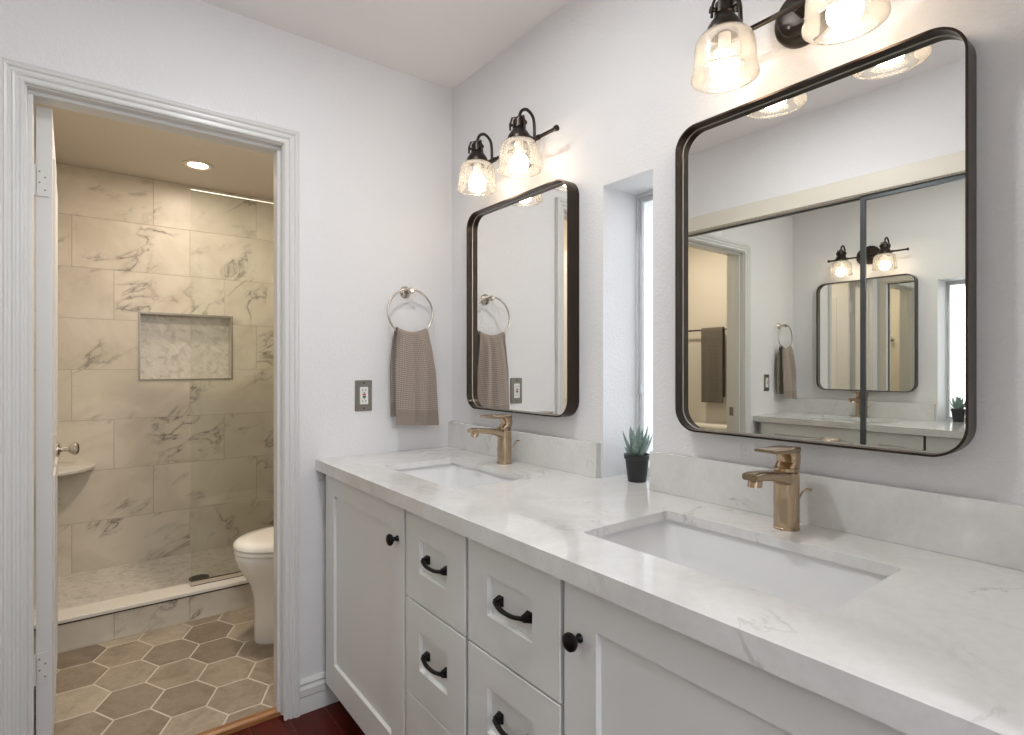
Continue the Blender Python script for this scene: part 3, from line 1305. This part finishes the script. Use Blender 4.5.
door_cabinet(1.379, 2.020, 1.386, 2.010, 1.424, 'white shaker door cabinet under the far sink, next to the far wall')
drawer_cabinet(1.0705, 1.3785, 1.0765, 1.3735, 'narrow white three-drawer cabinet beside the far sink cabinet')
drawer_cabinet(.7495, 1.0700, .7545, 1.0640, 'wider white three-drawer cabinet beside the near sink cabinet')
door_cabinet(.050, .7490, .110, .7440, .703, 'white shaker door cabinet under the near sink, nearest the viewer')
bm = new_bm()
box(bm, FX + .062, FX + .078, 2.022, YF - .001, Z0, .861)
tag(obj('filler_strip', bm, M_cab, smooth=0, origin=(FX + .01, 2.04, 0)), 'narrow painted filler between the far sink cabinet and the far wall', 'filler')

# ------------------------------------------------------------------ countertop
CF = .669
SK = [(.340, .817), (1.312, 1.780)]
SXA, SXB = .807, 1.089
bm = new_bm()
out = [(CF, .035), (XW - .001, .035), (XW - .001, .9885), (1.4058, .9885), (1.4058, 1.1752), (XW - .001, 1.1752), (XW - .001, YF - .001), (CF, YF - .001)]
plate(bm, out, [rrect(SXA, SXB, a, b, .012) for a, b in SK], 'z', ZT - .020, ZT)
box(bm, CF, CF + .02, .035, YF - .001, ZT - .0385, ZT - .020)
o = obj('countertop', bm, M_quartz, smooth=30, origin=(.95, 1.05, ZT - .02))
tag(o, 'long white veined quartz countertop with two sink cut-outs', 'countertop')
for (y0, y1, lab) in ((1.186, YF - .001, 'low quartz backsplash behind the far faucet, ending at the window recess'),
                      (.035, .984, 'low quartz backsplash behind the near faucet, under the big mirror')):
    bm = new_bm()
    box(bm, XW - .0205, XW - .0005, y0, y1, ZT, 1.007)
    tag(obj('backsplash', bm, M_quartz, smooth=0, bevel=.0012, origin=(XW - .01, (y0 + y1) / 2, ZT)), lab, 'backsplash')

# ------------------------------------------------------------------ sinks
def sink(y0, y1, label):
    t = thing('undermount_sink', ((SXA + SXB) / 2, (y0 + y1) / 2, ZT - .15), label, 'sink', 'undermount sinks')
    bm = new_bm()
    e = .008
    secs = []
    for z, i, r in ((.8795, -e, .022), (.872, -e + .001, .022), (.850, .004, .025), (.815, .016, .032), (.785, .032, .040), (.771, .050, .045), (.765, .075, .045), (.762, .105, .03)):
        secs.append([(p[0], p[1], z) for p in rrect(SXA + i, SXB - i, y0 + i * 1.35, y1 - i * 1.35, r)])
    outer = []
    for z, i, r in ((.755, .10, .03), (.757, .06, .045), (.80, .006, .04), (.866, -.012, .03), (.870, -.022, .03), (.8795, -.022, .03)):
        outer.append([(p[0], p[1], z) for p in rrect(SXA + i, SXB - i, y0 + i * 1.35, y1 - i * 1.35, r)])
    loft(bm, outer + secs)
    obj('basin', bm, M_porcelain, t, smooth=50)
    c = ((SXA + SXB) / 2, (y0 + y1) / 2)
    bm = new_bm()
    lathe(bm, [(.0, .7622), (.032, .7622), (.032, .7645), (.026, .7655), (.022, .764), (.020, .767), (0, .769)], (c[0], c[1], 0), caps=False, n=28)
    obj('drain', bm, M_gold, t, smooth=40)
    return t


sk1 = sink(*SK[0], 'white rectangular sink in the near part of the counter, right of the potted plant')
sk2 = sink(*SK[1], 'white rectangular sink at the far end of the counter, nearest the towel')

# ------------------------------------------------------------------ faucets
def faucet(cx, cy, label):
    t = thing('faucet', (cx, cy, ZT), label, 'faucet', 'single-lever faucets')
    R = .0250
    bm = new_bm()
    lathe(bm, [(0, ZT), (R + .001, ZT), (R + .001, ZT + .004), (R, ZT + .005), (R, ZT + .118), (R - .0015, ZT + .1195), (0, ZT + .1195)], (cx, cy, 0), n=40, caps=False)
    obj('body', bm, M_gold, t, smooth=40)
    # spout: leaves the body, arches slightly and widens to a square lip
    bm = new_bm()
    rings = []
    for dx, zc, w, h in ((.004, .104, .0215, .017), (-.022, .109, .0200, .0150), (-.045, .1145, .0180, .0115), (-.080, .1200, .0170, .0092), (-.115, .1235, .0170, .0086),
                         (-.133, .1245, .0170, .0082), (-.145, .1245, .0160, .0066)):
        rings.append([(cx + dx, cy + p[0], ZT + zc + p[1]) for p in rrect(-w, w, -h, h, min(w, h) * .75, 5)])
    loft(bm, rings)
    sp = obj('spout', bm, M_gold, t, smooth=45)
    bm = new_bm()
    lathe(bm, [(0, ZT + .120), (.0135, ZT + .120), (.0135, ZT + .104), (.011, ZT + .103), (.0105, ZT + .105), (0, ZT + .105)], (cx - .122, cy, 0), n=28, caps=False)
    for v in bm.verts:
        v.co.x += (v.co.z - ZT - .12) * .35
    obj('aerator', bm, M_gold, sp, smooth=40)
    bm = new_bm()
    lathe(bm, [(0, ZT + .1038), (.0095, ZT + .1038), (.0095, ZT + .1028), (0, ZT + .1028)], (cx - .128, cy, 0), n=20, caps=False)
    obj('aerator_screen', bm, M_gold_dark, sp)
    # lever: rounded column at the back, open cut-away and flat blade above
    bm = new_bm()
    lathe(bm, [(0, ZT + .1215), (R - .0005, ZT + .1215), (R - .0005, ZT + .128), (R - .004, ZT + .130), (0, ZT + .130)], (cx, cy, 0), n=36, caps=False)
    rings = []
    for z, xa, xb, w in ((.128, -.020, .0235, .0225), (.140, -.006, .0245, .0225), (.152, -.008, .0245, .0230), (.162, -.020, .0248, .0235)):
        rings.append([(cx + p[0], cy + p[1], ZT + z) for p in rrect(xa, xb, -w, w, min(w, (xb - xa) / 2) * .8, 6)])
    loft(bm, rings)
    rings = []
    for dx, z0, z1, w in ((.0215, .161, .1700, .0165), (.017, .1605, .1712, .0225), (-.02, .1605, .1725, .0240), (-.055, .1620, .1730, .0225), (-.086, .1660, .1738, .0215), (-.092, .1685, .1736, .020)):
        rings.append([(cx + dx, cy + p[0], ZT + p[1]) for p in rrect(-w, w, z0, z1, (z1 - z0) * .3, 4)])
    loft(bm, rings)
    obj('lever', bm, M_gold, t, smooth=40)
    bm = new_bm()
    path = smooth_path([(cx + .020, cy - .006, ZT + .050), (cx + .030, cy - .010, ZT + .056), (cx + .036, cy - .014, ZT + .070), (cx + .040, cy - .020, ZT + .079), (cx + .044, cy - .032, ZT + .080)], 6)
    tube(bm, path, .0022, 10)
    obj('drain_rod', bm, M_gold, t)
    return t


FXC = 1.168
f1 = faucet(FXC, .574, 'champagne bronze single-lever faucet behind the near sink')
f2 = dup(f1, (0, .992, 0), 'champagne bronze single-lever faucet behind the far sink')

# ------------------------------------------------------------------ wall mirrors
def mirror(y0, y1, label):
    z0, z1 = 1.077, 1.846
    t = thing('wall_mirror', (XW, (y0 + y1) / 2, z0), label, 'mirror', 'framed mirrors over the sinks')
    bm = new_bm()
    plate(bm, rrect(y0, y1, z0, z1, .058, 14), [rrect(y0 + .0045, y1 - .0045, z0 + .0045, z1 - .0045, .0535, 14)], 'x', 1.2035, XW - .0005)
    obj('frame', bm, M_bronze_frame, t, smooth=30, bevel=.0008)
    bm = new_bm()
    plate(bm, rrect(y0 + .0046, y1 - .0046, z0 + .0046, z1 - .0046, .0534, 14), [rrect(y0 + .0066, y1 - .0066, z0 + .0066, z1 - .0066, .0514, 14)], 'x', 1.2270, 1.2284)
    o = obj('glass_edge', bm, M_edge, t, smooth=0)
    o['label'] = 'thin light polished edge of the mirror glass'
    bm = new_bm()
    plate(bm, rrect(y0 + .0046, y1 - .0046, z0 + .0046, z1 - .0046, .0534, 14), [], 'x', 1.2285, 1.2325)
    obj('mirror_glass', bm, M_mirror, t, smooth=0)
    return t


mirror(.2788, .8777, 'dark framed rounded mirror right of the window, reflecting the closet doors')
mirror(1.2787, 1.867, 'dark framed rounded mirror left of the window, near the corner')

# ------------------------------------------------------------------ vanity lights
BX, BZ, SHX = 1.185, 1.999, 1.120


def vanity_light(yc, label):
    t = thing('vanity_light', (XW, yc, BZ), label, 'wall lamp', 'two-shade vanity lights')
    bm = new_bm()
    lathe(bm, [(0, 0), (.063, 0), (.063, .012), (.060, .017), (.050, .019), (.047, .024), (.032, .028), (0, .028)], (XW, yc + .010, BZ + .008), '-x', n=44, caps=False)
    bp = obj('backplate', bm, M_bronze, t, smooth=40)
    bm = new_bm()
    cyl(bm, (XW - .026, yc, BZ), (BX, yc, BZ), .009, n=18)
    obj('stem', bm, M_bronze, t, smooth=40)
    for a in (-.018, .022):
        bm = new_bm()
        lathe(bm, [(0, 0), (.0042, 0), (.0036, .0025), (0, .0035)], (XW - .027, yc + .010 + a, BZ - .014), '-x', n=16, caps=False)
        o = obj('plate_screw', bm, M_nickel, bp)
        o['label'] = 'small bright screw'
    bm = new_bm()
    cyl(bm, (BX, yc - .230, BZ), (BX, yc + .230, BZ), .0060, n=16)
    for s in (-1, 1):
        e = .226
        cyl(bm, (BX, yc + s * e, BZ), (BX, yc + s * (e + .009), BZ), .0095, n=18)
        cyl(bm, (BX, yc + s * .102, BZ), (BX, yc + s * .146, BZ), .0085, n=18)
    obj('crossbar', bm, M_bronze, t, smooth=40)
    for s in (-1, 1):
        y = yc + s * .1225
        # curved arm
        bm = new_bm()
        pts = smooth_path([(BX, y, BZ), (BX - .001, y, BZ + .045), (BX - .008, y, BZ + .073), (BX - .032, y, BZ + .089), (BX - .055, y, BZ + .079), (SHX, y, BZ + .055), (SHX, y, BZ + .045)], 7)
        tube(bm, pts, .0052, 12)
        obj('curved_arm', bm, M_bronze, t, smooth=50)
        # socket with stepped cap and thumb screws
        bm = new_bm()
        lathe(bm, [(0, BZ + .056), (.010, BZ + .056), (.0125, BZ + .053), (.0125, BZ + .047), (.0205, BZ + .044), (.0220, BZ + .020), (.0200, BZ + .017), (.0230, BZ + .013), (.030, BZ + .003),
                   (.036, BZ - .006), (.0390, BZ - .014), (.0390, BZ - .021), (.034, BZ - .022), (0, BZ - .022)], (SHX, y, 0), n=32, caps=False)
        so = obj('socket', bm, M_bronze, t, smooth=35)
        bm = new_bm()
        for k in range(3):
            a = 2 * pi * k / 3 + .5
            ca, sa = cos(a), sin(a)
            p = Vector((SHX, y, BZ + .028))
            cyl(bm, p + Vector((ca, sa, 0)) * .016, p + Vector((ca, sa, 0)) * .029, .004, n=10)
            cyl(bm, p + Vector((ca, sa, 0)) * .027, p + Vector((ca, sa, 0)) * .033, .0075, n=14)
            tube(bm, [p + Vector((ca * .012, sa * .012, .026)), p + Vector((ca * .023, sa * .023, .024)), p + Vector((ca * .0275, sa * .0275, .010)), p + Vector((ca * .030, sa * .030, -.017))], .0034, 8)
        obj('thumb_screw', bm, M_bronze, so, smooth=50)
        # bell shade of pressed glass (double walled)
        bm = new_bm()
        uvl = uv_layer(bm)
        oz = BZ - .0205
        prof = [(.0350, 0), (.0440, -.003), (.0530, -.009), (.0595, -.018), (.0630, -.029), (.0650, -.045), (.0660, -.060), (.0668, -.075), (.0676, -.090), (.0682, -.098),
                (.0702, -.102), (.0715, -.106), (.0715, -.1115), (.0702, -.1125)]
        prof = [(r, h * .889) for r, h in prof]
        inner = [(r - .0035, h) for r, h in reversed(prof[1:-1])] + [(.0320, -.0035)]
        full = prof + inner
        n = 64
        V = [[bm.verts.new((SHX + r * cos(2 * pi * i / n), y + r * sin(2 * pi * i / n), oz + h)) for i in range(n)] for r, h in full]
        for a in range(len(V) - 1):
            for i in range(n):
                j = (i + 1) % n
                f = bm.faces.new((V[a][i], V[a + 1][i], V[a + 1][j], V[a][j]))
                for lp, (q, w) in zip(f.loops, ((i, a), (i, a + 1), (i + 1, a + 1), (i + 1, a))):
                    lp[uvl].uv = (q / n, full[w][1] / -.1)
        obj('glass_shade', bm, M_shade, t, smooth=60)
        bm = new_bm()
        lathe(bm, [(.001, -.1085), (.0115, -.1065), (.0215, -.0995), (.0285, -.0890), (.0310, -.0770), (.0290, -.0640), (.0235, -.0530), (.0180, -.0470), (.0005, -.0470)],
              (SHX, y, oz), n=28, caps=False)
        b = obj('bulb', bm, M_bulb, t, smooth=60)
        bm = new_bm()
        lathe(bm, [(.001, -.0475), (.0178, -.0475), (.0168, -.040), (.0140, -.030), (.0132, -.022), (.0132, -.004), (.001, -.003)], (SHX, y, oz), n=28, caps=False)
        obj('bulb_neck', bm, M_white_plastic, b, smooth=60)
        b['label'] = 'glowing white round bulb'
    return t


vanity_light(.5645, 'dark bronze two-shade light fixture above the mirror right of the window')
vanity_light(1.5435, 'dark bronze two-shade light fixture above the mirror nearest the corner')

# ------------------------------------------------------------------ towel ring + hand towel on the far wall
t = thing('towel_ring', (1.030, YF, 1.545), 'round brushed nickel towel ring on the far wall', 'towel ring')
bm = new_bm()
lathe(bm, [(0, 0), (.024, 0), (.024, .005), (.018, .010), (.010, .014), (.009, .040), (.012, .046), (.012, .060), (.008, .064), (0, .064)], (1.030, YF, 1.545), '-y', n=32, caps=False)
obj('post', bm, M_nickel, t, smooth=45)
bm = new_bm()
RR, RZ = .0985, 1.545 - .0875
tube(bm, [(1.030 + RR * sin(a), YF - .052, RZ + (RR - .004) * cos(a)) for a in [2 * pi * k / 64 for k in range(64)]], .0042, 12, closed=True)
obj('ring', bm, M_nickel, t, smooth=60)

TZ = RZ - RR + .010


def hand(u, v):
    """v 0: front bottom hem, .5: over the ring, 1: back bottom"""
    s = (v - .5) * 2
    a = abs(s)
    front = s < 0
    L = .358 if front else .325
    spread = min(a * 2.2, 1)
    w = .128 + .030 * spread + (.030 * a if front else .006 * a)
    cx = 1.032 + (.016 * a if front else .002 * a)
    x = cx + (u - .5) * w
    # pleats: deep near the ring, opening below
    amp = .0085 * (1 - .55 * a)
    fold = amp * (sin(u * 13.0 + .8) + .5 * sin(u * 23 + a * 2.0)) + .004 * sin(u * 5 + a * 3)
    sag = .030 * ((u - .5) * 2) ** 2
    yr = YF - .052
    if a < .05:
        q = s / .05 * pi / 2
        y = yr + .0115 * sin(q)
        z = TZ + .0095 * cos(q) + sag * .6
    else:
        k = (a - .05) / .95
        z = TZ + sag * (1 - k) * .6 - k * L - .012 * k * (u - .3) * (1 if front else 0)
        y = yr + (-.0125 if front else .0125) + (-.006 if front else .004) * min(k * 6, 1)
        y += fold * min(k * 9, 1) * (1 if front else .5)
        if front:
            y -= .015 * min(a * 2, 1)
        y = min(y, YF - .012)
    return (x, y, z)


bm = new_bm()
cloth_grid(bm, 56, 120, hand, (.26, .78), lambda u, v: 1 if (.012 < v < .075 or .925 < v < .988) else 0)
o = obj('hand_towel', bm, [M_towel, M_towel_hem], smooth=80, recalc=False, origin=(1.03, YF - .052, TZ))
tag(o, 'taupe waffle-weave hand towel hanging through the nickel towel ring', 'towel')
sm = o.modifiers.new('thickness', 'SOLIDIFY'); sm.thickness = .006; sm.offset = 0

# ------------------------------------------------------------------ outlet
t = thing('wall_outlet', (.853, YF, 1.129), 'pewter plated outlet with red reset button, left of the hand towel', 'outlet')
bm = new_bm()
loft(bm, [[(p[0], y, p[1]) for p in rrect(.8185 + e, .8875 - e, 1.069 + e, 1.189 - e, .004)] for y, e in ((YF, 0), (YF - .003, 0), (YF - .006, .003))])
obj('cover_plate', bm, M_plate, t, smooth=30)
bm = new_bm()
loft(bm, [[(p[0], y, p[1]) for p in rrect(.8365 + e, .8695 - e, 1.0955 + e, 1.1625 - e, .002)] for y, e in ((YF - .005, 0), (YF - .008, 0), (YF - .009, .001))])
rc = obj('receptacle', bm, M_white_plastic, t, smooth=30)
bm = new_bm()
for zc, s in ((1.150, 1), (1.108, -1)):
    for dx in (-.006, .006):
        box(bm, .853 + dx - .001, .853 + dx + .001, YF - .0096, YF - .0085, zc - .004, zc + .004)
    cyl(bm, (.853, YF - .0085, zc - .0095 * s), (.853, YF - .0096, zc - .0095 * s), .0022, n=12)
obj('slots', bm, M_slot, rc, smooth=0)
bm = new_bm()
box(bm, .8465, .8595, YF - .0105, YF - .0085, 1.1305, 1.1365)
obj('reset_button', bm, M_red, rc, smooth=0)
bm = new_bm()
box(bm, .8465, .8595, YF - .0105, YF - .0085, 1.1215, 1.1275)
obj('test_button', bm, M_slot, rc, smooth=0)
for zc in (1.0805, 1.1775):
    bm = new_bm()
    cyl(bm, (.853, YF - .005, zc), (.853, YF - .0070, zc), .0032, n=14)
    obj('plate_screw', bm, M_slot, t)

# ------------------------------------------------------------------ potted succulent in the window recess
PC = (1.300, 1.083)
t = thing('potted_succulent', (PC[0], PC[1], ZT), 'small grey-green spiky succulent in a black pot on the window ledge', 'plant')
bm = new_bm()
lathe(bm, [(0, ZT), (.0255, ZT), (.027, ZT + .002), (.0345, ZT + .066), (.0375, ZT + .067), (.0385, ZT + .080), (.0365, ZT + .081), (.0345, ZT + .079), (.033, ZT + .068), (0, ZT + .068)],
      (PC[0], PC[1], 0), n=36, caps=False)
obj('pot', bm, mat('black_pot', (.022, .022, .024), .5), t, smooth=40)
M_soil = mat('dark_soil', (.03, .022, .016), .95)
bm = new_bm()
lathe(bm, [(0.001, ZT + .0735), (.018, ZT + .0745), (.0335, ZT + .072), (.0335, ZT + .069)], (PC[0], PC[1], 0), n=24, caps=False)
obj('soil', bm, M_soil, t)
m = mat('succulent_leaf', (.2, .3, .25), .5)
k = N(m)
g = k.noise(k.pos(), 140, 3, .6)
k.base(k.ramp(g, [(.3, (.15, .23, .20)), (.6, (.27, .36, .325)), (.8, (.42, .49, .46))]))
bm = new_bm()
rnd = random.Random(4)
for ringi, (n, tilt, L, w) in enumerate(((3, .12, .098, .0115), (5, .34, .100, .0130), (7, .66, .088, .0125), (5, 1.0, .058, .0105))):
    for i in range(n):
        a = 2 * pi * (i + .5 * ringi) / n + rnd.uniform(-.15, .15)
        tl = tilt * rnd.uniform(.85, 1.15)
        Lk = L * rnd.uniform(.85, 1.05)
        pts, rr = [], []
        p = Vector((PC[0] + .004 * cos(a), PC[1] + .004 * sin(a), ZT + .071))
        K = 12
        for s in range(K + 1):
            f = s / K
            pts.append(p.copy())
            rr.append(w * (.72 + .6 * f if f < .35 else max(.93 * (1 - ((f - .35) / .65) ** 1.7), .04)))
            te = tl * (1.25 - .95 * f)      # curls back upright
            p = p + Vector((sin(te) * cos(a), sin(te) * sin(a), cos(te))) * (Lk / K)
        side = Vector((-sin(a), cos(a), 0))
        rings = []
        for q, (pp, r) in enumerate(zip(pts, rr)):
            dd = (pts[min(q + 1, K)] - pts[max(q - 1, 0)]).normalized()
            nn = dd.cross(side).normalized()
            rings.append([pp + side * (r * cos(2 * pi * j / 10)) + nn * (r * .34 * sin(2 * pi * j / 10) + r * .22 * cos(2 * pi * j / 10) ** 2) for j in range(10)])
        loft(bm, rings)
obj('leaves', bm, m, t, smooth=70)
